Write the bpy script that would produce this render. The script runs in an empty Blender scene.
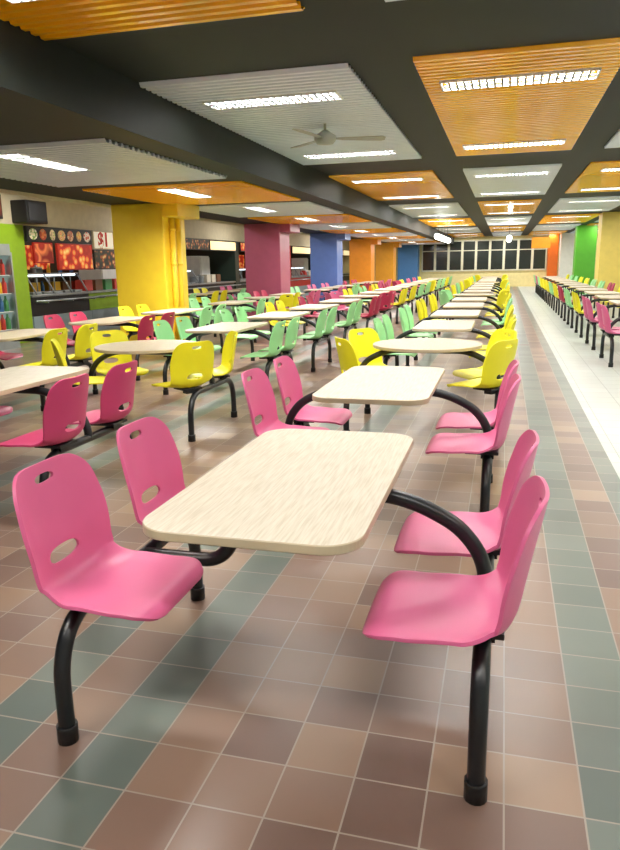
import bpy, bmesh, math, random
from mathutils import Vector, Matrix
random.seed(7)
scene = bpy.context.scene
COL = scene.collection

# ------------------------------------------------------------------ helpers
def lin(c):
    out=[]
    for v in c:
        v=v/255.0
        out.append(v/12.92 if v<=0.04045 else ((v+0.055)/1.055)**2.4)
    return (out[0],out[1],out[2],1.0)

def new_mat(name):
    m=bpy.data.materials.new(name); m.use_nodes=True
    nt=m.node_tree
    return m, nt, nt.nodes["Principled BSDF"]

def mat(name,c,rough=0.45,metal=0.0,var=0.06,scale=6.0,bump=0.0,bscale=200.0,spec=0.5,coat=0.0):
    m,nt,b=new_mat(name)
    tc=nt.nodes.new("ShaderNodeTexCoord")
    n=nt.nodes.new("ShaderNodeTexNoise"); n.inputs["Scale"].default_value=scale; n.inputs["Detail"].default_value=3
    nt.links.new(tc.outputs["Object"],n.inputs["Vector"])
    r=nt.nodes.new("ShaderNodeValToRGB")
    l=lin(c)
    r.color_ramp.elements[0].position=0.3; r.color_ramp.elements[1].position=0.7
    r.color_ramp.elements[0].color=(l[0]*(1-var),l[1]*(1-var),l[2]*(1-var),1)
    r.color_ramp.elements[1].color=(min(1,l[0]*(1+var)),min(1,l[1]*(1+var)),min(1,l[2]*(1+var)),1)
    nt.links.new(n.outputs["Fac"],r.inputs["Fac"])
    nt.links.new(r.outputs["Color"],b.inputs["Base Color"])
    b.inputs["Roughness"].default_value=rough; b.inputs["Metallic"].default_value=metal
    b.inputs["Specular IOR Level"].default_value=spec
    b.inputs["Coat Weight"].default_value=coat
    if bump>0:
        n2=nt.nodes.new("ShaderNodeTexNoise"); n2.inputs["Scale"].default_value=bscale
        nt.links.new(tc.outputs["Object"],n2.inputs["Vector"])
        bp=nt.nodes.new("ShaderNodeBump"); bp.inputs["Strength"].default_value=bump; bp.inputs["Distance"].default_value=0.002
        nt.links.new(n2.outputs["Fac"],bp.inputs["Height"]); nt.links.new(bp.outputs["Normal"],b.inputs["Normal"])
    return m

def emat(name,c,strength):
    m,nt,b=new_mat(name)
    b.inputs["Base Color"].default_value=lin(c)
    b.inputs["Emission Color"].default_value=lin(c)
    b.inputs["Emission Strength"].default_value=strength
    return m

class Geo:
    def __init__(s): s.v=[];s.f=[];s.m=[];s.sm=[]
    def add(s,vs,fs,mi=0,smooth=False):
        o=len(s.v); s.v+= [tuple(p) for p in vs]
        for f in fs:
            s.f.append([i+o for i in f]); s.m.append(mi); s.sm.append(smooth)
        return s
    def box(s,x0,x1,y0,y1,z0,z1,mi=0):
        vs=[(x0,y0,z0),(x1,y0,z0),(x1,y1,z0),(x0,y1,z0),(x0,y0,z1),(x1,y0,z1),(x1,y1,z1),(x0,y1,z1)]
        fs=[(0,3,2,1),(4,5,6,7),(0,1,5,4),(1,2,6,5),(2,3,7,6),(3,0,4,7)]
        return s.add(vs,fs,mi)
    def bbox(s,x0,x1,y0,y1,z0,z1,bev=0.01,mi=0,seg=2):
        bm=bmesh.new(); bmesh.ops.create_cube(bm,size=1.0)
        for v in bm.verts:
            v.co=Vector((x0 if v.co.x<0 else x1, y0 if v.co.y<0 else y1, z0 if v.co.z<0 else z1))
        bmesh.ops.bevel(bm,geom=list(bm.edges),offset=bev,segments=seg,affect='EDGES',profile=0.5)
        bm.verts.index_update()
        s.add([v.co[:] for v in bm.verts],[[v.index for v in f.verts] for f in bm.faces],mi); bm.free(); return s
    def lathe(s,prof,n=16,mi=0,cx=0,cy=0):
        vs=[];fs=[]
        for (r_,z_) in prof:
            for k in range(n): vs.append((cx+r_*math.cos(2*math.pi*k/n),cy+r_*math.sin(2*math.pi*k/n),z_))
        for i in range(len(prof)-1):
            for k in range(n): fs.append((i*n+k,i*n+(k+1)%n,(i+1)*n+(k+1)%n,(i+1)*n+k))
        fs.append(list(range(n))[::-1]); fs.append([(len(prof)-1)*n+k for k in range(n)])
        return s.add(vs,fs,mi,True)
    def tube(s,pts,r,n=14,mi=0,cap=True):
        pts=[Vector(p) for p in pts]; vs=[];fs=[]
        t0=(pts[1]-pts[0]).normalized()
        a=Vector((1,0,0)) if abs(t0.x)<0.8 else Vector((0,1,0))
        u=t0.cross(a).normalized()
        for i,p in enumerate(pts):
            if i==0:t=t0
            elif i==len(pts)-1:t=(pts[i]-pts[i-1]).normalized()
            else:t=(pts[i+1]-pts[i-1]).normalized()
            u=(u-t*u.dot(t)).normalized(); w=t.cross(u)
            for k in range(n):
                an=2*math.pi*k/n
                vs.append(p+(u*math.cos(an)+w*math.sin(an))*r)
        for i in range(len(pts)-1):
            for k in range(n):
                k2=(k+1)%n
                fs.append((i*n+k,i*n+k2,(i+1)*n+k2,(i+1)*n+k))
        s.add(vs,fs,mi,True)
        if cap:
            o=len(s.v)-len(vs)
            s.f.append([o+k for k in range(n)][::-1]); s.m.append(mi); s.sm.append(False)
            s.f.append([o+(len(pts)-1)*n+k for k in range(n)]); s.m.append(mi); s.sm.append(False)
        return s
    def prism(s,outline,z0,z1,mi=0,mside=None,bev=0.0):
        n=len(outline); mside=mi if mside is None else mside
        cx=sum(p[0] for p in outline)/n; cy=sum(p[1] for p in outline)/n
        def ins(p,d):
            v=Vector((p[0]-cx,p[1]-cy)); L=v.length
            return (cx+v.x*(L-d)/L, cy+v.y*(L-d)/L)
        rings=[(z0,bev),(z0+bev,0),(z1-bev,0),(z1,bev)] if bev>0 else [(z0,0),(z1,0)]
        vs=[]
        for z,d in rings:
            for p in outline:
                q=ins(p,d) if d>0 else p
                vs.append((q[0],q[1],z))
        o=len(s.v); s.v+=vs
        R=len(rings)
        for r in range(R-1):
            for k in range(n):
                k2=(k+1)%n
                s.f.append([o+r*n+k,o+r*n+k2,o+(r+1)*n+k2,o+(r+1)*n+k]); s.m.append(mside); s.sm.append(False)
        s.f.append([o+k for k in range(n)][::-1]); s.m.append(mside); s.sm.append(False)
        s.f.append([o+(R-1)*n+k for k in range(n)]); s.m.append(mi); s.sm.append(False)
        return s
    def mesh(s,name,mats):
        me=bpy.data.meshes.new(name); me.from_pydata(s.v,[],s.f)
        for m in mats: me.materials.append(m)
        me.polygons.foreach_set("material_index",s.m)
        me.polygons.foreach_set("use_smooth",s.sm)
        me.update(); return me

def obj(name,me,loc=(0,0,0),parent=None,rotz=0.0,**kw):
    o=bpy.data.objects.new(name,me); COL.objects.link(o)
    if parent: o.parent=parent
    o.location=loc; o.rotation_euler=(0,0,rotz)
    for k,v in kw.items(): o[k]=v
    return o
def empty(name,loc,rotz=0,**kw):
    o=bpy.data.objects.new(name,None); o.empty_display_size=0.1; COL.objects.link(o)
    o.location=loc; o.rotation_euler=(0,0,rotz)
    for k,v in kw.items(): o[k]=v
    return o

def smooth_path(pts,n=6):
    P=[Vector(p) for p in pts]; P=[P[0]*2-P[1]]+P+[P[-1]*2-P[-2]]
    out=[]
    for i in range(1,len(P)-2):
        for k in range(n):
            t=k/n
            a,b,c,d=P[i-1],P[i],P[i+1],P[i+2]
            out.append(0.5*((2*b)+(-a+c)*t+(2*a-5*b+4*c-d)*t*t+(-a+3*b-3*c+d)*t**3))
    out.append(P[-2]); return out

# ------------------------------------------------------------------ materials
M_black=mat("black_powder_coat",(22,24,27),0.32,0.0,0.1,bump=0.15,bscale=400)
M_cap=mat("black_rubber",(14,14,16),0.5)
plast={
 'pink':mat("pink_plastic",(210,98,142),0.4,var=0.03,bump=0.08,bscale=500,spec=0.38),
 'magenta':mat("magenta_plastic",(196,66,112),0.4,var=0.03,bump=0.08,bscale=500,spec=0.38),
 'rose':mat("deep_rose_plastic",(180,46,82),0.42,var=0.03,bump=0.08,bscale=500,spec=0.35),
 'yellow':mat("yellow_plastic",(240,232,36),0.42,var=0.03,bump=0.08,bscale=500,spec=0.35),
 'green':mat("mint_green_plastic",(158,226,156),0.42,var=0.03,bump=0.08,bscale=500,spec=0.35)}

# table laminate : cream with fine wood streaks
def laminate(name,c1,c2):
    m,nt,b=new_mat(name)
    tc=nt.nodes.new("ShaderNodeTexCoord"); mp=nt.nodes.new("ShaderNodeMapping")
    mp.inputs["Scale"].default_value=(60,3.0,1)
    n=nt.nodes.new("ShaderNodeTexNoise"); n.inputs["Scale"].default_value=2.5; n.inputs["Detail"].default_value=5
    r=nt.nodes.new("ShaderNodeValToRGB")
    r.color_ramp.elements[0].position=0.34; r.color_ramp.elements[0].color=lin(c1)
    r.color_ramp.elements[1].position=0.6; r.color_ramp.elements[1].color=lin(c2)
    nt.links.new(tc.outputs["Object"],mp.inputs["Vector"]); nt.links.new(mp.outputs["Vector"],n.inputs["Vector"])
    nt.links.new(n.outputs["Fac"],r.inputs["Fac"]); nt.links.new(r.outputs["Color"],b.inputs["Base Color"])
    b.inputs["Roughness"].default_value=0.42
    b.inputs["Specular IOR Level"].default_value=0.35
    return m
M_lam=laminate("cream_wood_laminate",(188,177,155),(206,198,180))
M_lam2=laminate("tan_wood_laminate",(174,158,130),(190,176,150))
M_edge=mat("laminate_edge",(192,176,146),0.4)

# floor tiles
def math_node(nt,op,a,bv=None,cv=None):
    n=nt.nodes.new("ShaderNodeMath"); n.operation=op
    for i,x in enumerate((a,bv,cv)):
        if x is None: continue
        if isinstance(x,(int,float)): n.inputs[i].default_value=x
        else: nt.links.new(x,n.inputs[i])
    return n.outputs[0]
T=0.21; X0=0.27
def floor_mat():
    m,nt,b=new_mat("brown_green_quarry_tile")
    tc=nt.nodes.new("ShaderNodeTexCoord"); sp=nt.nodes.new("ShaderNodeSeparateXYZ")
    nt.links.new(tc.outputs["Object"],sp.inputs[0])
    X,Y=sp.outputs[0],sp.outputs[1]
    ax=math_node(nt,'DIVIDE',math_node(nt,'SUBTRACT',X,X0),T)
    ay=math_node(nt,'DIVIDE',math_node(nt,'SUBTRACT',Y,0.05),T)
    ix=math_node(nt,'FLOOR',ax); iy=math_node(nt,'FLOOR',ay)
    fx=math_node(nt,'FRACT',ax); fy=math_node(nt,'FRACT',ay)
    def edge(f):
        return math_node(nt,'MINIMUM',f,math_node(nt,'SUBTRACT',1.0,f))
    e=math_node(nt,'MINIMUM',edge(fx),edge(fy))
    grout=math_node(nt,'LESS_THAN',e,0.013)
    cb=nt.nodes.new("ShaderNodeCombineXYZ"); nt.links.new(ix,cb.inputs[0]); nt.links.new(iy,cb.inputs[1])
    wn=nt.nodes.new("ShaderNodeTexWhiteNoise"); wn.noise_dimensions='3D'; nt.links.new(cb.outputs[0],wn.inputs["Vector"])
    ln=nt.nodes.new("ShaderNodeTexNoise"); ln.inputs["Scale"].default_value=0.23; ln.inputs["Detail"].default_value=1
    nt.links.new(cb.outputs[0],ln.inputs["Vector"])
    mixv=math_node(nt,'ADD',math_node(nt,'MULTIPLY',wn.outputs["Value"],0.6),math_node(nt,'MULTIPLY',ln.outputs["Fac"],0.5))
    r=nt.nodes.new("ShaderNodeValToRGB"); cr=r.color_ramp
    cr.elements[0].position=0.12; cr.elements[0].color=lin((98,78,70))
    cr.elements[1].position=0.97; cr.elements[1].color=lin((192,174,150))
    for p,c in ((0.35,(112,90,80)),(0.55,(125,101,87)),(0.78,(139,115,96)),(0.89,(152,128,107))):
        el=cr.elements.new(p); el.color=lin(c)
    nt.links.new(mixv,r.inputs["Fac"])
    g=nt.nodes.new("ShaderNodeValToRGB"); cg=g.color_ramp
    cg.elements[0].position=0; cg.elements[0].color=lin((88,98,91)); cg.elements[1].position=1; cg.elements[1].color=lin((110,119,110))
    nt.links.new(wn.outputs["Value"],g.inputs["Fac"])
    md=math_node(nt,'FLOORED_MODULO',ix,9.0)
    def eq(v,k): return math_node(nt,'COMPARE',v,float(k),0.4)
    gm=math_node(nt,'MAXIMUM',eq(md,0),eq(md,2))
    rnd=math_node(nt,'GREATER_THAN',wn.outputs["Value"],0.03)
    gm=math_node(nt,'MULTIPLY',gm,rnd)
    mx=nt.nodes.new("ShaderNodeMix"); mx.data_type='RGBA'
    nt.links.new(gm,mx.inputs[0]); nt.links.new(r.outputs["Color"],mx.inputs[6]); nt.links.new(g.outputs["Color"],mx.inputs[7])
    n2=nt.nodes.new("ShaderNodeTexNoise"); n2.inputs["Scale"].default_value=5; n2.inputs["Detail"].default_value=3
    nt.links.new(tc.outputs["Object"],n2.inputs["Vector"])
    hs=nt.nodes.new("ShaderNodeHueSaturation"); nt.links.new(mx.outputs[2],hs.inputs["Color"])
    nt.links.new(math_node(nt,'ADD',math_node(nt,'MULTIPLY',n2.outputs["Fac"],0.10),0.95),hs.inputs["Value"])
    mx2=nt.nodes.new("ShaderNodeMix"); mx2.data_type='RGBA'
    nt.links.new(grout,mx2.inputs[0]); nt.links.new(hs.outputs["Color"],mx2.inputs[6]); mx2.inputs[7].default_value=lin((150,141,129))
    nt.links.new(mx2.outputs[2],b.inputs["Base Color"])
    b.inputs["Roughness"].default_value=0.31
    bp=nt.nodes.new("ShaderNodeBump"); bp.inputs["Strength"].default_value=0.25; bp.inputs["Distance"].default_value=0.002
    nt.links.new(math_node(nt,'SUBTRACT',1.0,grout),bp.inputs["Height"]); nt.links.new(bp.outputs["Normal"],b.inputs["Normal"])
    return m
def white_floor_mat():
    m,nt,b=new_mat("cream_floor_tile")
    tc=nt.nodes.new("ShaderNodeTexCoord")
    br=nt.nodes.new("ShaderNodeTexBrick"); br.offset=0.0
    br.inputs["Scale"].default_value=1.0; br.inputs["Brick Width"].default_value=0.3; br.inputs["Row Height"].default_value=0.3
    br.inputs["Mortar Size"].default_value=0.004
    br.inputs["Color1"].default_value=lin((194,201,196)); br.inputs["Color2"].default_value=lin((186,193,188)); br.inputs["Mortar"].default_value=lin((148,156,152))
    nt.links.new(tc.outputs["Object"],br.inputs["Vector"]); nt.links.new(br.outputs["Color"],b.inputs["Base Color"])
    b.inputs["Roughness"].default_value=0.34
    return m
M_floor=floor_mat(); M_wfloor=white_floor_mat()
M_dark=mat("charcoal_ceiling_paint",(26,31,28),0.6,bump=0.1,bscale=80,spec=0.3)
M_cream=mat("cream_paint",(204,192,162),0.6)
M_white=mat("white_paint",(225,226,222),0.5)
M_panO=mat("golden_yellow_lacquered_slats",(252,182,2),0.22,0.1,0.04,coat=0.4)
M_panW=mat("white_slats",(222,232,244),0.32,0.1,0.03)
M_tube=emat("fluorescent_glow",(255,255,246),6.0)
M_steel=mat("brushed_steel",(170,176,180),0.3,0.8)

# ------------------------------------------------------------------ room shell
XL,XR,YB,YF,ZC=-11.6,7.0,-3.0,45.0,2.99
XW=0.82
def struct(name,x0,x1,y0,y1,z0,z1,m):
    g=Geo().box(x0,x1,y0,y1,z0,z1)
    return obj(name,g.mesh(name,[m]),kind="structure")
struct("floor",XL,XW,YB,YF,-0.1,0,M_floor)
struct("floor.001",XW,XR,YB,YF,-0.1,0,M_wfloor)
struct("ceiling",-3.05,XR,YB,YF,ZC,ZC+0.15,M_dark)
struct("ceiling.001",XL,-6.8,YB,YF,3.14,3.24,M_cream)
struct("ceiling.002",-6.8,-3.05,YB,YF,2.57,ZC+0.15,M_dark)       # lowered bulkhead
struct("trim_1",-6.86,-6.8,YB,YF,2.52,3.14,M_cream)
struct("wall_left",XL-0.1,XL,YB,YF,0,3.24,mat("warm_stall_wall",(70,60,44),0.6))
struct("wall_right",XR,XR+0.1,YB,YF,0,ZC,mat("pale_green_wall",(200,210,186),0.6))
struct("wall_rear",XL,XR,YB-0.1,YB,0,3.24,M_white)
M_farwall=mat("far_wall_cream",(238,226,160),0.6)
struct("wall_far",XL,XR,YF,YF+0.1,0,3.24,M_farwall)
M_glass=mat("dark_night_glass",(40,46,42),0.12)
M_frame=mat("pale_window_frame",(216,216,190),0.4)
wx=-5.0
for i in range(9):
    x0=wx+i*0.82; x1=x0+0.82
    g=Geo()
    g.box(x0,x0+0.07,YF-0.08,YF,0.95,2.8,0); g.box(x1-0.07,x1,YF-0.08,YF,0.95,2.8,0)
    g.box(x0+0.07,x1-0.07,YF-0.08,YF,0.95,1.03,0); g.box(x0+0.07,x1-0.07,YF-0.08,YF,2.72,2.8,0); g.box(x0+0.07,x1-0.07,YF-0.07,YF,2.15,2.2,0)
    g.box(x0+0.07,x1-0.07,YF-0.04,YF-0.01,1.03,2.72,1)
    obj("window_%d"%(i+1),g.mesh("window",[M_frame,M_glass]),kind="structure")

# ------------------------------------------------------------------ columns
colc=[('yellow',(255,216,54)),('magenta_pink',(172,84,112)),('soft_blue',(92,120,190)),('orange',(232,144,36)),('amber',(224,156,40))]
def column(x0,x1,y0,y1,ztop,c,name,cap=True,label=None):
    m=mat(name+"_column_paint",c,0.4,var=0.04)
    e=empty("column",((x0+x1)/2,(y0+y1)/2,0),label=label or ("square %s painted concrete column in the dining hall"%name.replace("_"," ")),category="column")
    hx,hy=(x1-x0)/2,(y1-y0)/2
    g=Geo().bbox(-hx,hx,-hy,hy,0,ztop,0.02)
    obj("shaft",g.mesh("shaft",[m]),parent=e)
    if cap:
        g=Geo().bbox(hx+0.001,hx+0.30,-hy-0.02,hy+0.02,ztop-0.24,ztop-0.002,0.015)
        obj("capital",g.mesh("capital",[m]),parent=e)
    return e,m
COLY=[11.6+6.75*i for i in range(5)]
for i,(n,c) in enumerate(colc):
    y0=COLY[i]
    e,m=column(-6.8,-5.8,y0,y0+0.9,2.57,c,n,label=("yellow painted column with vertical service pipes" if i==0 else None))
    if i==0:
        for yy in (-0.22,0.02):
            g=Geo().tube([(0.56,yy,0.0),(0.56,yy,2.32)],0.05,12)
            for zz in (0.7,1.5,2.1): g.tube([(0.56,yy,zz),(0.56,yy,zz+0.05)],0.062,12)
            obj("service_pipe",g.mesh("service_pipe",[m]),parent=e)
column(-6.3,-5.1,43.6,44.6,2.56,(70,130,190),"light_blue",cap=False,label="light blue painted column by the far windows")
column(3.0,3.85,25.4,26.3,ZC,(240,214,110),"sandy_yellow",cap=False)
column(3.0,3.85,34.0,34.9,ZC,(90,180,50),"lime_green",cap=False)
column(3.0,3.85,43.0,43.9,ZC,(235,235,225),"white",cap=False)
column(2.4,2.95,44.0,44.85,ZC,(230,110,20),"bright_orange",cap=False)

# ------------------------------------------------------------------ ceiling panels
def corrugated(w,l,pitch=0.12,depth=0.045):
    vs=[];fs=[]
    n=int(l/pitch); pitch=l/n; prof=[]
    for i in range(n):
        y=i*pitch
        prof+= [(y,depth),(y+pitch*0.18,0),(y+pitch*0.6,0),(y+pitch*0.78,depth)]
    prof.append((l,depth))
    t=0.006
    k=len(prof)
    for zoff in (0,t):
        for (y,z) in prof:
            vs.append((-w/2,y-l/2,z+zoff)); vs.append((w/2,y-l/2,z+zoff))
    for i in range(k-1):
        a=2*i; fs.append((a,a+1,a+3,a+2)[::-1]); b=2*k+2*i; fs.append((b,b+1,b+3,b+2))
        fs.append((a,a+2,b+2,b)); fs.append((a+1,b+1,b+3,a+3))
    return Geo().add(vs,fs)
PL=5.15
me_pan={}
for w in (1.8,1.56):
    me_pan[(w,'golden yellow')]=corrugated(w,PL,0.10,0.024).mesh("ceiling_panel_yellow",[M_panO]); me_pan[(w,'white')]=corrugated(w,PL,0.10,0.028).mesh("ceiling_panel_white",[M_panW])
me_dO=corrugated(2.4,2.85,0.10,0.024).mesh("low_panel_yellow",[M_panO]); me_dW=corrugated(2.4,2.85,0.10,0.03).mesh("low_panel_white",[M_panW])
gh=Geo()
gh.box(-0.64,0.64,-0.15,0.15,0.036,0.04)
gh.box(-0.64,0.64,-0.15,-0.135,0,0.036); gh.box(-0.64,0.64,0.135,0.15,0,0.036)
gh.box(-0.64,-0.625,-0.135,0.135,0,0.036); gh.box(0.625,0.64,-0.135,0.135,0,0.036)
me_house=gh.mesh("housing",[M_white])
me_tube=Geo().tube([(-0.6,0,0.024),(0.6,0,0.024)],0.01,10).mesh("fluorescent_tube",[M_tube])
M_louv=mat("louvre_grey",(110,112,110),0.4)
gl=Geo()
for i in range(1,20):
    x=-0.625+i*1.25/20; gl.box(x-0.010,x+0.010,-0.135,0.135,-0.002,0.008)
gl.box(-0.625,0.625,-0.012,0.012,-0.002,0.008)
me_louv=gl.mesh("louvre",[M_louv])
gf=Geo(); gf.v=list(gh.v); gf.f=[list(f) for f in gh.f]; gf.m=list(gh.m); gf.sm=list(gh.sm)
gf.tube([(-0.6,0.06,0.02),(0.6,0.06,0.02)],0.012,8,1); gf.tube([(-0.6,-0.06,0.02),(0.6,-0.06,0.02)],0.012,8,1)
me_fixfar=gf.mesh("ceiling_light_far",[M_white,M_tube])
def fixture(x,y,z,rot=0,lamp=0,detail=True):
    kw=dict(label="recessed twin-tube fluorescent light with white louvre",category="ceiling light",group="fluorescent ceiling lights")
    if detail:
        e=empty("ceiling_light",(x,y,z),rot,**kw)
        obj("housing",me_house,parent=e)
        for yy in (-0.06,0.06): obj("fluorescent_tube",me_tube,(0,yy,0),parent=e)
        obj("louvre",me_louv,parent=e)
    else:
        e=obj("ceiling_light",me_fixfar,(x,y,z),rotz=rot,**kw)
    if lamp>0:
        L=bpy.data.lights.new("lamp","AREA"); L.shape='RECTANGLE'; L.size=1.2; L.size_y=0.25; L.energy=lamp*(1.6 if detail else 0.8); L.color=(1.0,0.985,0.94)
        o=bpy.data.objects.new("lamp",L); COL.objects.link(o); o.parent=e; o.location=(0,0,0.011 if detail else 0.005)
LAMP=76
cols=[(-2.14,0,1.8),(0.04,1,1.56),(2.15,0,1.8),(4.3,1,1.8)]
for r in range(0,7):
    ys=5.8+6.75*(r-1)+(0.35 if r==0 else 0); yc=ys+PL/2
    if ys+PL>YF: continue
    for ci,(cx,par,w) in enumerate(cols):
        nm="white" if ((r+par)%2==1) else "golden yellow"
        obj("ceiling_panel",me_pan[(w,nm)],(cx,yc,ZC-(0.0315 if nm!="white" else 0.0355)),label="%s corrugated slatted ceiling panel on the dark ceiling"%nm,category="ceiling panel",group="%s slatted ceiling panels"%nm)
        for dy in (-1.72,1.72):
            fixture(cx,yc+dy,ZC-0.043,0,LAMP*(1.0 if r<3 else 0.75)*(0.62 if ci>=2 else 1.0),detail=(r<3 and ci<3))  # near fixtures of the rightmost column: out of view, added as side fill light
for k in range(0,11):
    ys=5.8+3.375*k
    white=(k%2==0); nm="white" if white else "golden yellow"
    obj("ceiling_panel",me_dW if white else me_dO,(-4.6,ys+1.42,2.533 if white else 2.539),label="%s slatted ceiling panel under the lowered soffit"%nm,category="ceiling panel",group="%s slatted soffit panels"%nm)
    fixture(-4.6,ys+0.85,2.526,math.pi/2,LAMP*(1.4 if k==0 else 2.4 if k==1 else 1.1),detail=(k<3))
for k in range(7):
    fixture(-8.2,6+k*5.8,3.10,math.pi/2,LAMP*(0.9 if k<2 else 0.8),detail=False)
for y in (13.5,16.3,20.5,27,33.5):
    fixture(-10.6,y,3.10,math.pi/2,LAMP*0.15,detail=False)  # lamps hidden behind the fascia, added to brighten the stalls

M_pend=emat("pendant_glow",(255,255,245),12)
for x,ys_ in ((-2.3,(26.5,29.2)),(0.12,(30.0,))):
    for y in ys_:
        e=empty("pendant_light",(x,y,2.36),label="bright bare fluorescent tube pendant in a row above the tables",category="pendant light",group="pendant tube lights")
        obj("lamp_tube",Geo().tube([(0,-1.2,0),(0,1.2,0)],0.10,10).mesh("lamp_tube",[M_pend]),parent=e)
        for yy in (-0.7,0.7): obj("hanger",Geo().tube([(0,yy,0.08),(0,yy,ZC-2.36-0.04)],0.006,6).mesh("hanger",[M_dark]),parent=e)

# ceiling fan
def fan(x,y,z,rot):
    e=empty("ceiling_fan",(x,y,z),rot,label="white three-blade ceiling fan hanging below a slatted panel",category="ceiling fan")
    M=mat("fan_enamel",(166,168,158),0.35)
    g=Geo().tube([(0,0,0.06),(0,0,ZC-z)],0.015,10); obj("rod",g.mesh("rod",[M]),parent=e)
    obj("motor",Geo().lathe([(0.02,-0.06),(0.09,-0.05),(0.12,-0.01),(0.12,0.03),(0.07,0.06),(0.03,0.09)],20).mesh("motor",[M]),parent=e)
    g=Geo(); vs=[(0.1,-0.025,0),(0.2,-0.04,0.003),(0.62,-0.065,0.01),(0.66,-0.03,0.005),(0.66,0.05,-0.008),(0.62,0.07,-0.012),(0.2,0.045,-0.006),(0.1,0.025,0)]
    g.add(vs+[(a,b,c+0.008) for a,b,c in vs],[list(range(8))[::-1],list(range(8,16))]+[(i,(i+1)%8,8+(i+1)%8,8+i) for i in range(8)])
    bm=g.mesh("blade",[M])
    for k in range(3): obj("blade",bm,parent=e,rotz=k*2*math.pi/3)
fan(-1.95,7.9,2.80,0.3)

# ------------------------------------------------------------------ chair shell (origin at the support tube)
ZB=0.427
OX=0.63
prof_pts=[(-0.330,0.008),(-0.316,0.024),(-0.278,0.037),(-0.18,0.034),(-0.06,0.026),(0.02,0.027),(0.068,0.048),(0.093,0.098),(0.108,0.175),(0.123,0.26),(0.140,0.345),(0.155,0.424)]
def chair_shell(nu,nv,holes=True):
    P=smooth_path([(a,0,b) for a,b in prof_pts],8)
    acc=[0]
    for i in range(1,len(P)): acc.append(acc[-1]+(P[i]-P[i-1]).length)
    S=acc[-1]
    def at(s):
        s=max(0,min(S,s))
        for i in range(1,len(acc)):
            if acc[i]>=s:
                t=(s-acc[i-1])/(acc[i]-acc[i-1]); p=P[i-1].lerp(P[i],t)
                d=(P[min(i+1,len(P)-1)]-P[max(i-2,0)]).normalized(); return p,d
    def sz(z):
        for i in range(len(P)):
            if P[i].x>0.08 and P[i].z>=z: return acc[i]
    def lerpk(keys,s):
        if s<=keys[0][0]: return keys[0][1]
        for (a,va),(b,vb) in zip(keys,keys[1:]):
            if s<=b:
                t=(s-a)/(b-a); t=t*t*(3-2*t); return va+(vb-va)*t
        return keys[-1][1]
    wk=[(0,0.205),(0.10*S,0.218),(0.35*S,0.215),(0.46*S,0.200),(0.56*S,0.208),(0.75*S,0.216),(S,0.192)]
    ck=[(0,-0.004),(0.15*S,0.004),(0.35*S,0.02),(0.5*S,0.05),(0.7*S,0.058),(S,0.042)]
    def half(s):
        w=lerpk(wk,s)
        for d,r in ((s,0.075),(S-s,0.09)):
            if d<r: w=min(w,w-r+math.sqrt(max(0,r*r-(r-d)**2)))
        return w
    ss=[S*(0.5-0.5*math.cos(math.pi*i/nv))*0.45+S*i/nv*0.55 for i in range(nv+1)]
    pts=[];idx=[]
    for s in ss:
        w=half(s)
        for j in range(nu+1):
            pts.append([ (2*j/nu-1)*w, s ])
    hl=[(sz(0.372),0.048,0.0145),(sz(0.118),0.08,0.026)]
    faces=[]
    for i in range(nv):
        for j in range(nu):
            f=[i*(nu+1)+j,i*(nu+1)+j+1,(i+1)*(nu+1)+j+1,(i+1)*(nu+1)+j]
            cx=sum(pts[k][0] for k in f)/4; cs=sum(pts[k][1] for k in f)/4
            hid=-1
            if holes:
                for h,(sc,a,b) in enumerate(hl):
                    if (abs(cx)/a)**2.6+(abs(cs-sc)/b)**2.6<1: hid=h
            if hid<0: faces.append(f)
            else: idx.append((f,hid))
    if holes:
        used=set(k for f in faces for k in f)
        bnd={}
        for f,h in idx:
            for k in f:
                if k in used: bnd[k]=h
        for k,h in bnd.items():
            sc,a,b=hl[h]; x,y=pts[k][0],pts[k][1]-sc
            q=((abs(x)/a)**2.6+(abs(y)/b)**2.6)**(1/2.6)
            pts[k]=[x/q,sc+y/q]
    used=sorted(set(k for f in faces for k in f)); rm={k:i for i,k in enumerate(used)}
    vs=[]
    for k in used:
        y,s=pts[k]; p,d=at(s)
        nrm=Vector((-d.z,0,d.x))
        w=lerpk(wk,s); u=y/w
        c=lerpk(ck,s)
        q=p+nrm*(c*u*u*abs(u)**0.3)
        vs.append((q.x,y,q.z))
    me=bpy.data.meshes.new("shell"); me.from_pydata(vs,[],[[rm[k] for k in f] for f in faces]); me.update()
    o=bpy.data.objects.new("tmp",me); COL.objects.link(o)
    md=o.modifiers.new("s","SOLIDIFY"); md.thickness=0.011; md.offset=0
    if holes:
        bv=o.modifiers.new("b","BEVEL"); bv.width=0.003; bv.segments=2; bv.limit_method='ANGLE'; bv.angle_limit=math.radians(55)
    dg=bpy.context.evaluated_depsgraph_get()
    m2=bpy.data.meshes.new_from_object(o.evaluated_get(dg)); bpy.data.objects.remove(o)
    for p in m2.polygons: p.use_smooth=True
    m2.set_sharp_from_angle(angle=math.radians(50))
    return m2
shell=chair_shell(40,80)
shell_lo=chair_shell(12,26,False)
shell_mid=chair_shell(26,52,True)
def split(me,pred,name):
    cn=[tuple(n.vector) for n in me.corner_normals]
    vs=[];mp={};fs=[];ns=[]
    for p in me.polygons:
        if not pred(p.center): continue
        f=[]
        for li in p.loop_indices:
            v=me.loops[li].vertex_index
            if v not in mp: mp[v]=len(vs); vs.append(me.vertices[v].co[:])
            f.append(mp[v]); ns.append(cn[li])
        fs.append(f)
    m=bpy.data.meshes.new(name); m.from_pydata(vs,[],fs)
    for p in m.polygons: p.use_smooth=True
    m.update(); m.normals_split_custom_set(ns); return m
isback=lambda c: c.z>0.078 and c.x>0.03
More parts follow.
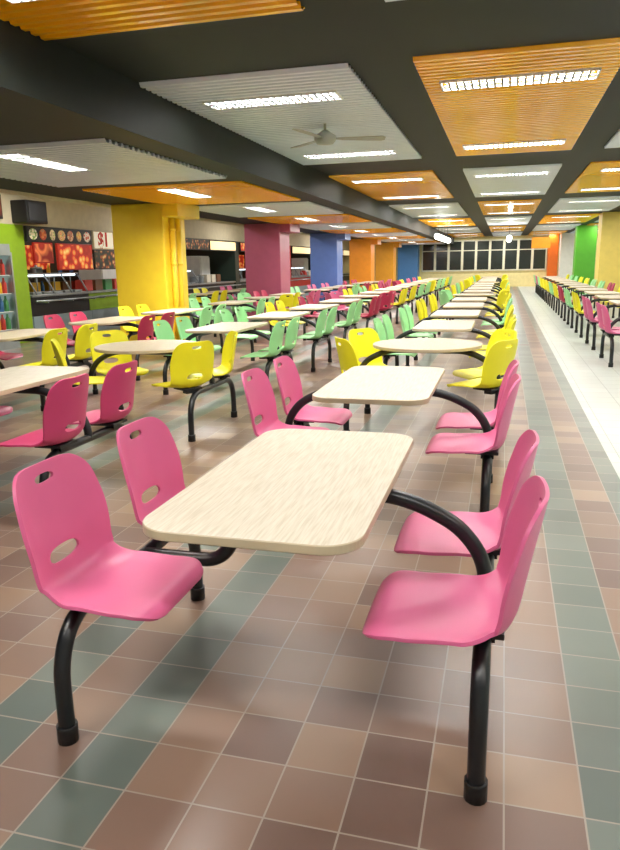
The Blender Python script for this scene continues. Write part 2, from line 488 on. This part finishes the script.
seat_me=split(shell,lambda c: not isback(c),"seat"); back_me=split(shell,isback,"backrest")
gb=Geo(); gb.bbox(-0.12,0.06,-0.09,0.09,0.002,0.02,0.003); gb.box(-0.035,0.035,-0.05,0.05,-0.03,0.006)
me_br=gb.mesh("mounting_bracket",[M_black])
def colored(me,c):
    m=me.copy(); m.materials.clear(); m.materials.append(plast[c]); return m
chair_near={c:(colored(seat_me,c),colored(back_me,c)) for c in plast}
def joined(sh,c):
    bm=bmesh.new(); bm.from_mesh(sh)
    for f in bm.faces: f.material_index=0
    n=len(bm.faces); bm.from_mesh(me_br); bm.faces.ensure_lookup_table()
    for f in bm.faces[n:]: f.material_index=1
    m=bpy.data.meshes.new("chair_far"); bm.to_mesh(m); bm.free()
    m.materials.append(plast[c]); m.materials.append(M_black)
    m.set_sharp_from_angle(angle=math.radians(50)); return m
chair_mid={c:joined(shell_mid,c) for c in plast}
chair_far={c:joined(shell_lo,c) for c in plast}
cname={'pink':'pink','magenta':'magenta pink','rose':'deep rose','yellow':'bright yellow','green':'mint green'}
def chair(x,y,c,dist,tl,rot):
    kw=dict(label="%s moulded plastic canteen chair fixed beside a %s table"%(cname[c],tl),category="chair",group="%s canteen chairs"%cname[c])
    if dist<11.5:
        e=empty("canteen_chair",(x,y,ZB),rot,**kw)
        obj("seat",chair_near[c][0],parent=e); obj("backrest",chair_near[c][1],parent=e); obj("mounting_bracket",me_br,parent=e)
    else:
        obj("canteen_chair",(chair_mid if dist<18 else chair_far)[c],(x,y,ZB),rotz=rot,**kw)

# ------------------------------------------------------------------ table unit
def rrect(hx,hy,r,n=8):
    out=[]
    for cx,cy,a0 in ((hx-r,hy-r,0),(-hx+r,hy-r,90),(-hx+r,-hy+r,180),(hx-r,-hy+r,270)):
        for k in range(n+1):
            a=math.radians(a0+90*k/n); out.append((cx+r*math.cos(a),cy+r*math.sin(a)))
    return out
ZT=0.765
def top_geo(rnd):
    g=Geo()
    ol=[(0.48*math.cos(2*math.pi*k/48),0.48*math.sin(2*math.pi*k/48)) for k in range(48)] if rnd else rrect(0.32,0.625,0.11,12)
    g.prism(ol,ZT-0.028,ZT,0,1,bev=0.003); return g
def under_geo():
    g=Geo()
    g.box(-0.2,0.2,-0.03,0.03,ZT-0.034,ZT-0.0285); g.box(-0.03,0.03,-0.35,0.35,ZT-0.045,ZT-0.0285); return g
def arm_geo(sx,n=14,low=False):
    g=Geo()
    p=[(0.0,0.702),(0.15,0.702),(0.29,0.70),(0.38,0.682),(0.46,0.65),(0.535,0.605),(0.592,0.54),(0.622,0.47),(0.63,0.40)]
    if low: p=[(0.0,0.70),(0.10,0.695),(0.19,0.66),(0.235,0.60),(0.26,0.52),(0.29,0.45),(0.34,0.41),(0.42,0.40),(0.63,0.40)]
    g.tube(smooth_path([(sx*a,0,b) for a,b in p],4),0.026,n); return g
def bench_geo(sx,n=14):
    g=Geo(); half=[(0.5,0.0),(0.5,0.12),(0.497,0.235),(0.47,0.315),(0.42,0.37),(0.34,0.398),(0.25,0.401)]
    p=[(-a,b) for a,b in half]+[(0,0.401)]+half[::-1]
    g.tube(smooth_path([(sx*OX,a,b) for a,b in p],4),0.026,n); return g
tops={}
for rnd in (False,True):
    for nm,ml in (('cream',M_lam),('tan',M_lam2)):
        tops[(rnd,nm)]=top_geo(rnd).mesh("table_top",[ml,M_edge])
me_under=under_geo().mesh("under_plate",[M_black])
me_arm={(s,n):arm_geo(s,n).mesh("support_arm",[M_black]) for s in (1,-1) for n in (14,8)}
me_armlow=arm_geo(-1,14,True).mesh("support_arm",[M_black])
me_bench={(s,n):bench_geo(s,n).mesh("leg_frame",[M_black]) for s in (1,-1) for n in (14,8)}
me_cap={n:Geo().tube([(0,0,0),(0,0,0.05),(0,0,0.058)],0.033,n).mesh("foot_cap",[M_cap]) for n in (14,8)}
def unit(cx,cy,cl,cr,rnd=False,top='cream',low=False,dl=0.0,dr=0.0):
    d=math.hypot(cx,cy); n=14 if d<14 else 8
    sh="round" if rnd else "rectangular"
    kw=dict(label="%s %s laminate canteen table on a black tubular frame"%(top,sh),category="table",group="fixed canteen tables")
    e=empty("canteen_table",(cx,cy,0),0,**kw)
    obj("table_top",tops[(rnd,top)],parent=e)
    if d<20: obj("under_plate",me_under,parent=e)
    for s in (1,-1):
        dd=dl if s<0 else dr
        obj("support_arm",me_armlow if (low and s<0) else me_arm[(s,n)],parent=e); b=obj("leg_frame",me_bench[(s,n)],(0,dd,0),parent=e)
        if d<20:
            for y in (-0.5,0.5): obj("foot_cap",me_cap[n],(s*OX,y,0),parent=b)
    for sy in (-1,1):
        for s,cc in ((-1,cl),(1,cr)):
            if rnd: lx,ly,a=s*0.575,sy*0.37,s*sy*math.radians(33)
            else: lx,ly,a=s*OX,sy*0.3,0
            ly+=dl if s<0 else dr
            chair(cx+lx,cy+ly,cc[0] if sy<0 else cc[1],d,sh,(math.pi if s<0 else 0)+a)
def rc(w): return random.choice(w)
P,R,Yw,G,Mg='pink','rose','yellow','green','magenta'
DY=2.03
row1=[(P,P),(P,P),(Yw,Yw),(G,Yw),(G,Yw),(Yw,G),(Yw,Yw),(G,Yw),(Yw,Yw)]
for k in range(18):
    l,r=row1[k] if k<len(row1) else (rc([Yw,Yw,Yw,G]),rc([Yw,Yw,G]))
    unit((-0.647,-0.68,-0.64)[min(k,2)],2.235+DY*k-(0.05 if k==1 else 0),(l,l),(r,r),rnd=(k%5==2),top=('tan' if k%5==2 else 'cream'),low=(k==0),dl=(-0.06 if k==0 else 0),dr=(0.0 if k==0 else 0))
row2=[(Mg,Mg),(Yw,Yw),(G,G),(G,G),(Yw,G),(R,R),(P,R),(Yw,Yw),(G,Yw)]
for k in range(16):
    l,r=row2[k] if k<len(row2) else (rc([R,P,G,Yw]),rc([G,Yw,Yw]))
    unit(-3.17,3.85+DY*k,(l,l),(r,r),rnd=(k%5==1),top=('tan' if k%5==1 else 'cream'))
row3=[(R,Yw),(R,R),(Yw,G),(G,G),(G,Yw)]
for k,yy in enumerate([6.8,8.83,10.8,13.5,15.5,17.3,20.4,22.4,24.2,27.2,29.2]):
    l,r=row3[k] if k<len(row3) else (rc([R,P,G,Yw]),rc([G,R,P]))
    unit(-5.3,yy,(l,l),(r,r),rnd=(k==4),top='tan' if k in (0,1) else 'cream')
for k in range(4):
    unit(-8.0,15.6+DY*k,(rc([R,P,Yw]),)*2,(rc([R,Yw,G]),)*2,top='tan')
rowR=[(P,P),(P,Yw),(Yw,G),(G,Yw),(R,Yw),(Yw,R),(G,G),(Yw,G)]
for k in range(13):
    l,r=rowR[k] if k<len(rowR) else (rc([G,Yw,P]),rc([G,Yw]))
    unit(2.12,11.0+DY*k,(l,l),(r,r))
for k in range(4):
    unit(5.0,28.5+DY*k,(rc([P,G]),)*2,(rc([Yw,G]),)*2)

# ------------------------------------------------------------------ food stalls
SX=-9.5
def text(name,s,x,y,z,size,m,parent=None):
    cu=bpy.data.curves.new(name,'FONT'); cu.body=s; cu.size=size; cu.extrude=0.006; cu.align_x='CENTER'; cu.align_y='CENTER'; cu.offset=0.012
    o=bpy.data.objects.new(name,cu); COL.objects.link(o)
    dg=bpy.context.evaluated_depsgraph_get(); me=bpy.data.meshes.new_from_object(o.evaluated_get(dg)); bpy.data.objects.remove(o)
    me.materials.append(m)
    o=bpy.data.objects.new(name,me); COL.objects.link(o); o.location=(x,y,z); o.rotation_euler=(math.pi/2,0,math.pi/2)
    if parent: o.parent=parent
    return o
M_lime=mat("lime_green_panel",(146,184,30),0.45)
M_dgreen=mat("dark_green_panel",(30,48,38),0.45)
M_blk=mat("black_panel",(24,24,26),0.4)
M_red=mat("red_enamel",(190,38,28),0.4)
M_bgrey=mat("blue_grey_panel",(150,168,178),0.35)
M_warm=emat("warm_lightbox",(250,225,170),0.9)
M_cool=emat("cool_lightbox",(225,240,250),3.0)
def food_mat(name,base,spots,sc=7,em=0.8):
    m,nt,b=new_mat(name)
    tc=nt.nodes.new("ShaderNodeTexCoord"); v=nt.nodes.new("ShaderNodeTexVoronoi"); v.inputs["Scale"].default_value=sc
    nt.links.new(tc.outputs["Object"],v.inputs["Vector"])
    r=nt.nodes.new("ShaderNodeValToRGB"); cr=r.color_ramp
    cr.elements[0].position=0.0; cr.elements[0].color=lin(spots[0]); cr.elements[1].position=0.75; cr.elements[1].color=lin(base)
    e=cr.elements.new(0.35); e.color=lin(spots[1]); e=cr.elements.new(0.5); e.color=lin(spots[2])
    nt.links.new(v.outputs["Distance"],r.inputs["Fac"]); nt.links.new(r.outputs["Color"],b.inputs["Base Color"])
    nt.links.new(r.outputs["Color"],b.inputs["Emission Color"]); b.inputs["Emission Strength"].default_value=em
    return m
M_food=food_mat("food_poster",(160,36,22),((255,225,140),(240,140,60),(190,50,28)),6,0.6)
M_menu2=food_mat("menu_print_blue",(60,90,120),((240,220,140),(220,120,60),(240,240,230)),9,0.5)
M_menu3=food_mat("menu_print_dark",(40,40,34),((230,210,130),(150,64,34),(60,60,42)),8,0.4)

def counter(y0,y1,cbody,lab):
    e=empty("food_counter",(SX-0.35,(y0+y1)/2,0),label=lab,category="counter")
    L=(y1-y0)/2
    obj("plinth",Geo().box(-0.3,0.35,-L,L,0,0.5).mesh("plinth",[M_bgrey]),parent=e)
    obj("body",Geo().bbox(-0.3,0.30,-L,L,0.5,0.9,0.01).mesh("body",[cbody]),parent=e)
    obj("worktop",Geo().bbox(-0.35,0.36,-L,L,0.9,0.95,0.01).mesh("worktop",[M_steel]),parent=e)
    g=Geo()
    for xx in (0.42,0.5,0.58): g.tube([(xx,-L+0.05,0.82),(xx,L-0.05,0.82)],0.014,8)
    for yy in (-L+0.2,0,L-0.2): g.box(0.30,0.6,yy-0.015,yy+0.015,0.78,0.806)
    obj("tray_rail",g.mesh("tray_rail",[M_steel]),parent=e)
def warmer(y0,y1):
    L=(y1-y0)/2
    e=empty("display_warmer",(SX-0.25,(y0+y1)/2,0.951),label="steel framed heated food display standing on the counter",category="food warmer")
    g=Geo()
    for yy in (-L,-L/3,L/3,L):
        g.tube([(0.24,yy,0.0),(-0.02,yy,0.44)],0.018,6); g.tube([(-0.2,yy,0.0),(-0.2,yy,0.42)],0.012,6)
    g.box(-0.22,0.03,-L-0.02,L+0.02,0.42,0.445)
    obj("frame",g.mesh("frame",[M_steel]),parent=e)
    obj("lamp_tube",Geo().tube([(-0.04,-L+0.05,0.395),(-0.04,L-0.05,0.395)],0.018,8).mesh("lamp_tube",[M_cool]),parent=e)
    g=Geo(); n=int(L*2/0.36); 
    for i in range(n):
        y=-L+0.18+i*(2*L-0.36)/max(1,n-1); g.bbox(-0.17,0.12,y-0.15,y+0.15,0.0,0.05,0.01)
    obj("food_trays",g.mesh("food_trays",[M_steel]),parent=e)
def board(name,x,y0,y1,z0,z1,m,lab,cat,frame=None,depth=0.05):
    e=empty(name,(x,(y0+y1)/2,z0),label=lab,category=cat)
    hy=(y1-y0)/2; h=z1-z0
    obj("backing",Geo().bbox(-depth,0,-hy,hy,0,h,0.008).mesh("backing",[frame or M_blk]),parent=e)
    obj("face_print",Geo().box(0.0,0.006,-hy+0.03,hy-0.03,0.03,h-0.03).mesh("face_print",[m]),parent=e)
    return e
pil=[(9.0,9.4,M_lime),(11.0,12.75,M_lime),(17.9,18.3,M_red),(24.6,25.0,M_dgreen),(31.3,31.7,M_red),(38.0,38.4,M_dgreen)]
for i,(a,b,m) in enumerate(pil):
    nm={M_lime.name:"lime green",M_red.name:"red",M_dgreen.name:"dark green"}[m.name]
    obj("stall_partition",Geo().bbox(XL,SX,a,b,0,2.36,0.01).mesh("stall_partition",[m]),label="%s painted partition between food stalls"%nm,category="partition")
struct("trim_2",SX-0.12,SX,YB,YF,2.36,3.14,M_cream)
counter(12.8,15.0,M_blk,"black fronted food stall counter with steel worktop and tray rail")
counter(15.01,17.85,M_lime,"lime green food stall counter with steel worktop and tray rail")
e=board("stall_sign",SX+0.06,12.75,15.15,2.03,2.35,M_blk,"dark sign strip with round food photographs","sign",M_blk)
fc=[(230,200,120),(200,70,40),(230,150,60),(240,230,210),(160,60,40),(120,160,60),(220,120,50),(235,210,160)]
for i in range(7):
    y=-0.99+i*0.33; n=20; rr=0.14-(i%3)*0.02
    ol=[(rr*math.cos(2*math.pi*k/n),0.115*math.sin(2*math.pi*k/n)) for k in range(n)]
    vs=[(0.008,y+a,0.16+b) for a,b in ol]+[(0.012,y+a*0.9,0.16+b*0.9) for a,b in ol]
    g=Geo().add(vs,[[(k) for k in range(n)],[n+k for k in range(n)]]+[(k,(k+1)%n,n+(k+1)%n,n+k) for k in range(n)])
    obj("food_picture",g.mesh("food_picture",[food_mat("dish_%d"%i,(170,140,110),(fc[i],fc[(i+3)%8],fc[(i+5)%8]),11,0.2)]),parent=e)
e=board("price_sign",SX+0.07,15.2,16.1,1.92,2.355,emat("white_sign_face_glow",(250,240,215),0.35),"white price sign reading $1 in red","sign",M_cream)  # faint glow added to the sign face so it looks brighter
text("price_lettering","$1",0.014,-0.03,0.215,0.46,mat("red_letter",(215,36,10),0.5),e)
board("food_poster",SX+0.06,13.75,15.12,1.45,2.028,M_food,"lit poster of red and orange dishes above the counter","poster",M_red)
board("food_poster",SX+0.06,15.2,16.6,1.45,1.918,M_menu3,"dark menu poster with small dish photographs","poster")
board("red_display",SX+0.06,12.95,13.6,1.6,2.028,food_mat("red_display_print",(140,24,18),((220,70,44),(170,34,26),(250,140,80)),3,0.2),"red display board beside the dish poster","display board",M_red)
obj("red_cabinet",Geo().bbox(SX-1.5,SX-0.85,12.8,13.6,0,1.5,0.02).mesh("red_cabinet",[M_red]),label="red enamel food cabinet standing behind the counter",category="cabinet")
warmer(13.0,14.9)
FY=11.2
e=empty("drinks_refrigerator",(SX+0.34,FY,0),label="glass-front drinks refrigerator lit inside beside the lime partition",category="refrigerator")
g=Geo(); g.box(-0.33,0.1,-0.5,0.5,0,0.35); g.box(-0.33,0.1,-0.5,0.5,1.75,1.95); g.box(-0.33,-0.28,-0.5,0.5,0.35,1.75); g.box(-0.28,0.1,-0.5,-0.45,0.35,1.75); g.box(-0.28,0.1,0.45,0.5,0.35,1.75)
obj("body",g.mesh("body",[M_steel]),parent=e)
obj("lit_interior",Geo().box(-0.278,-0.26,-0.45,0.45,0.35,1.75).mesh("lit_interior",[emat("fridge_glow",(200,225,215),0.7)]),parent=e)
for z in (0.36,0.7,1.04,1.38): obj("shelf",Geo().box(-0.25,0.08,-0.44,0.44,z-0.012,z).mesh("shelf",[M_white]),parent=e)
g=Geo(); g.box(0.101,0.13,-0.5,-0.46,0.3,1.8); g.box(0.101,0.13,0.46,0.5,0.3,1.8); g.box(0.101,0.13,-0.46,0.46,0.3,0.36); g.box(0.101,0.13,-0.46,0.46,1.74,1.8)
obj("door",g.mesh("door",[M_steel]),parent=e)
e=empty("loudspeaker",(SX+0.22,12.75,2.38),label="black loudspeaker box mounted on the cream fascia",category="loudspeaker")
obj("cabinet",Geo().bbox(-0.22,0.15,-0.33,0.33,0,0.44,0.02).mesh("cabinet",[M_blk]),parent=e)
obj("grille",Geo().box(0.151,0.16,-0.28,0.28,0.05,0.39).mesh("grille",[mat("grille_cloth",(45,45,48),0.8)]),parent=e)
board("wall_picture",SX+0.06,11.2,12.1,2.44,2.9,food_mat("brown_picture",(60,30,20),((150,90,50),(110,50,40),(50,30,30)),4,0.1),"dark framed picture on the cream fascia","picture")
spec=[(18.35,24.55,M_blk,M_menu3,M_menu2),(25.05,31.25,M_dgreen,M_food,M_menu3),(31.75,37.95,M_red,M_warm,M_food),(38.45,44.9,M_blk,M_menu2,M_warm)]
for (a,b,mb,ms,mm) in spec:
    counter(a,b,mb,"long food stall counter with steel worktop")
    board("stall_sign",SX+0.06,a,b-2.4,2.0,2.34,ms,"long printed fascia sign over a food stall","sign")
    board("stall_sign",SX+0.06,b-2.35,b,2.0,2.34,M_warm,"warm lit fascia sign over a food stall","sign")
    warmer(a+0.4,a+3.0)
    for i in range(3):
        board("menu_board",XL+0.06,a+0.5+i*1.9,a+2.2+i*1.9,1.35,2.0,(M_warm,mm,M_food)[i%3],"lit menu board at the back of a food stall","menu board")
for i,y in enumerate((13.9,15.7)):
    board("menu_board",XL+0.06,y-0.75,y+0.75,1.45,2.1,(M_warm,M_food)[i],"lit menu board at the back of a food stall","menu board")
# stock and back shelves
itc=[(200,60,50),(230,220,200),(60,110,160),(230,180,40),(120,80,50),(70,140,80)]
itm=[mat("stock_colour_%d"%i,c,0.45) for i,c in enumerate(itc)]
inm=["red","white","blue","yellow","brown","green"]
me_box=[Geo().bbox(-0.14,0.14,-0.16,0.16,0,0.26,0.01).mesh("storage_box",[m]) for m in itm]
me_pot=Geo().lathe([(0.13,0),(0.15,0.02),(0.15,0.2),(0.155,0.205),(0.13,0.23),(0.03,0.25),(0.03,0.28)],18).mesh("stock_pot",[M_steel])
me_bot=[Geo().lathe([(0.045,0),(0.05,0.01),(0.05,0.18),(0.02,0.24),(0.02,0.29)],12).mesh("sauce_bottle",[m]) for m in itm]
for z in (0.36,0.7,1.04,1.38):
    for j in range(6):
        i=random.randrange(6)
        obj("drink_bottle",me_bot[i],(SX+0.33,FY-0.36+j*0.144,z+0.001),label="%s drink bottle on a refrigerator shelf"%inm[i],category="bottle",group="drinks in the refrigerator")
for (a,b) in ((13.7,17.7),(18.5,22.5),(25.3,29.5)):
    L=(b-a)/2; cx=XL+0.3; cy=(a+b)/2
    e=empty("back_shelf",(cx,cy,0),label="steel shelving against the back wall of a stall",category="shelf")
    for yy in (-L+0.02,0,L-0.02):
        for xx in (-0.2,0.2): obj("upright",Geo().box(xx-0.015,xx+0.015,yy-0.015,yy+0.015,0,1.32).mesh("upright",[M_steel]),parent=e)
    for z in (0.45,0.9,1.3): obj("shelf_board",Geo().box(-0.22,0.22,-L,L,z-0.02,z).mesh("shelf_board",[M_steel]),parent=e)
    for z,st in ((0.9,0.42),(1.3,0.5)):
        y=a+0.3
        while y<b-0.2:
            c=random.random(); i=random.randrange(6)
            if z>1 and c<0.4: c=0.8
            if c<0.4: obj("storage_box",me_box[i],(cx,y,z+0.001),label="%s plastic storage box on a steel stall shelf"%inm[i],category="box",group="stock boxes")
            elif c<0.7: obj("stock_pot",me_pot,(cx,y,z+0.001),label="steel lidded stock pot on a stall shelf",category="pot",group="stock pots")
            else: obj("sauce_bottle",me_bot[i],(cx,y,z+0.001),label="%s sauce bottle on a stall shelf"%inm[i],category="bottle",group="sauce bottles")
            y+=st
for a in (15.3,21.7,28.4,35.0):
    for j in range(5):
        c=random.random(); i=random.randrange(6); y=a+j*0.45
        if c<0.6: obj("storage_box",me_box[i],(SX-0.35,y,0.951),label="%s plastic box standing on a stall counter"%inm[i],category="box",group="stock boxes")
        else: obj("stock_pot",me_pot,(SX-0.35,y,0.951),label="steel lidded pot standing on a stall counter",category="pot",group="stock pots")
for y in (17.2,23.6,30.4,37):
    e=empty("refrigerator",(SX-1.1,y,0),label="upright white refrigerator behind the stall counter",category="refrigerator")
    obj("body",Geo().bbox(-0.35,0.33,-0.4,0.4,0,1.85,0.02).mesh("body",[M_white]),parent=e)
    d=obj("door",Geo().bbox(0.335,0.36,-0.38,0.38,0.08,1.8,0.008).mesh("door",[M_white]),parent=e)
    obj("handle",Geo().tube([(0.39,-0.3,0.8),(0.39,-0.3,1.2)],0.012,8).mesh("handle",[M_steel]),parent=d)
e=empty("hanging_sign",(1.7,38,2.1),label="orange and yellow hanging sign board near the far wall",category="sign")
obj("panel",Geo().bbox(-0.45,0.45,-0.03,0.03,0,0.55,0.01).mesh("panel",[mat("orange_sign",(235,150,20),0.5)]),parent=e)
for xx in (-0.35,0.35): obj("hanger",Geo().tube([(xx,0,0.55),(xx,0,ZC-2.1)],0.012,6).mesh("hanger",[M_steel]),parent=e)

# ------------------------------------------------------------------ world + camera
w=bpy.data.worlds.new("World"); scene.world=w; w.use_nodes=True
w.node_tree.nodes["Background"].inputs[0].default_value=(0.8,0.85,1,1); w.node_tree.nodes["Background"].inputs[1].default_value=0.2
cam=bpy.data.cameras.new("Camera"); co=bpy.data.objects.new("Camera",cam); COL.objects.link(co)
f=700.0
cam.sensor_fit='VERTICAL'; cam.sensor_height=36; cam.sensor_width=36; cam.lens=f/850*36; cam.clip_end=200; cam.clip_start=0.05
VPx,VPy,roll=505.0,262.0,math.radians(1.0)
dx,dy=VPx-310,425-VPy
ux=dx*math.cos(roll)+dy*math.sin(roll); uy=-dx*math.sin(roll)+dy*math.cos(roll)
pitch=math.atan(uy/f); yaw=math.atan(ux*math.cos(pitch)/f)
F=Vector((-math.sin(yaw)*math.cos(pitch),math.cos(yaw)*math.cos(pitch),-math.sin(pitch)))
Rv=Vector((math.cos(yaw),math.sin(yaw),0)); U=Rv.cross(F)
R2=Rv*math.cos(roll)-U*math.sin(roll); U2=U*math.cos(roll)+Rv*math.sin(roll)
mt=Matrix((R2,U2,-F)).transposed().to_4x4(); mt.translation=Vector((0,0,1.46))
co.matrix_world=mt
scene.camera=co
scene.view_settings.view_transform='Standard'; scene.view_settings.look='None'; scene.view_settings.exposure=0.02; scene.view_settings.gamma=1.02
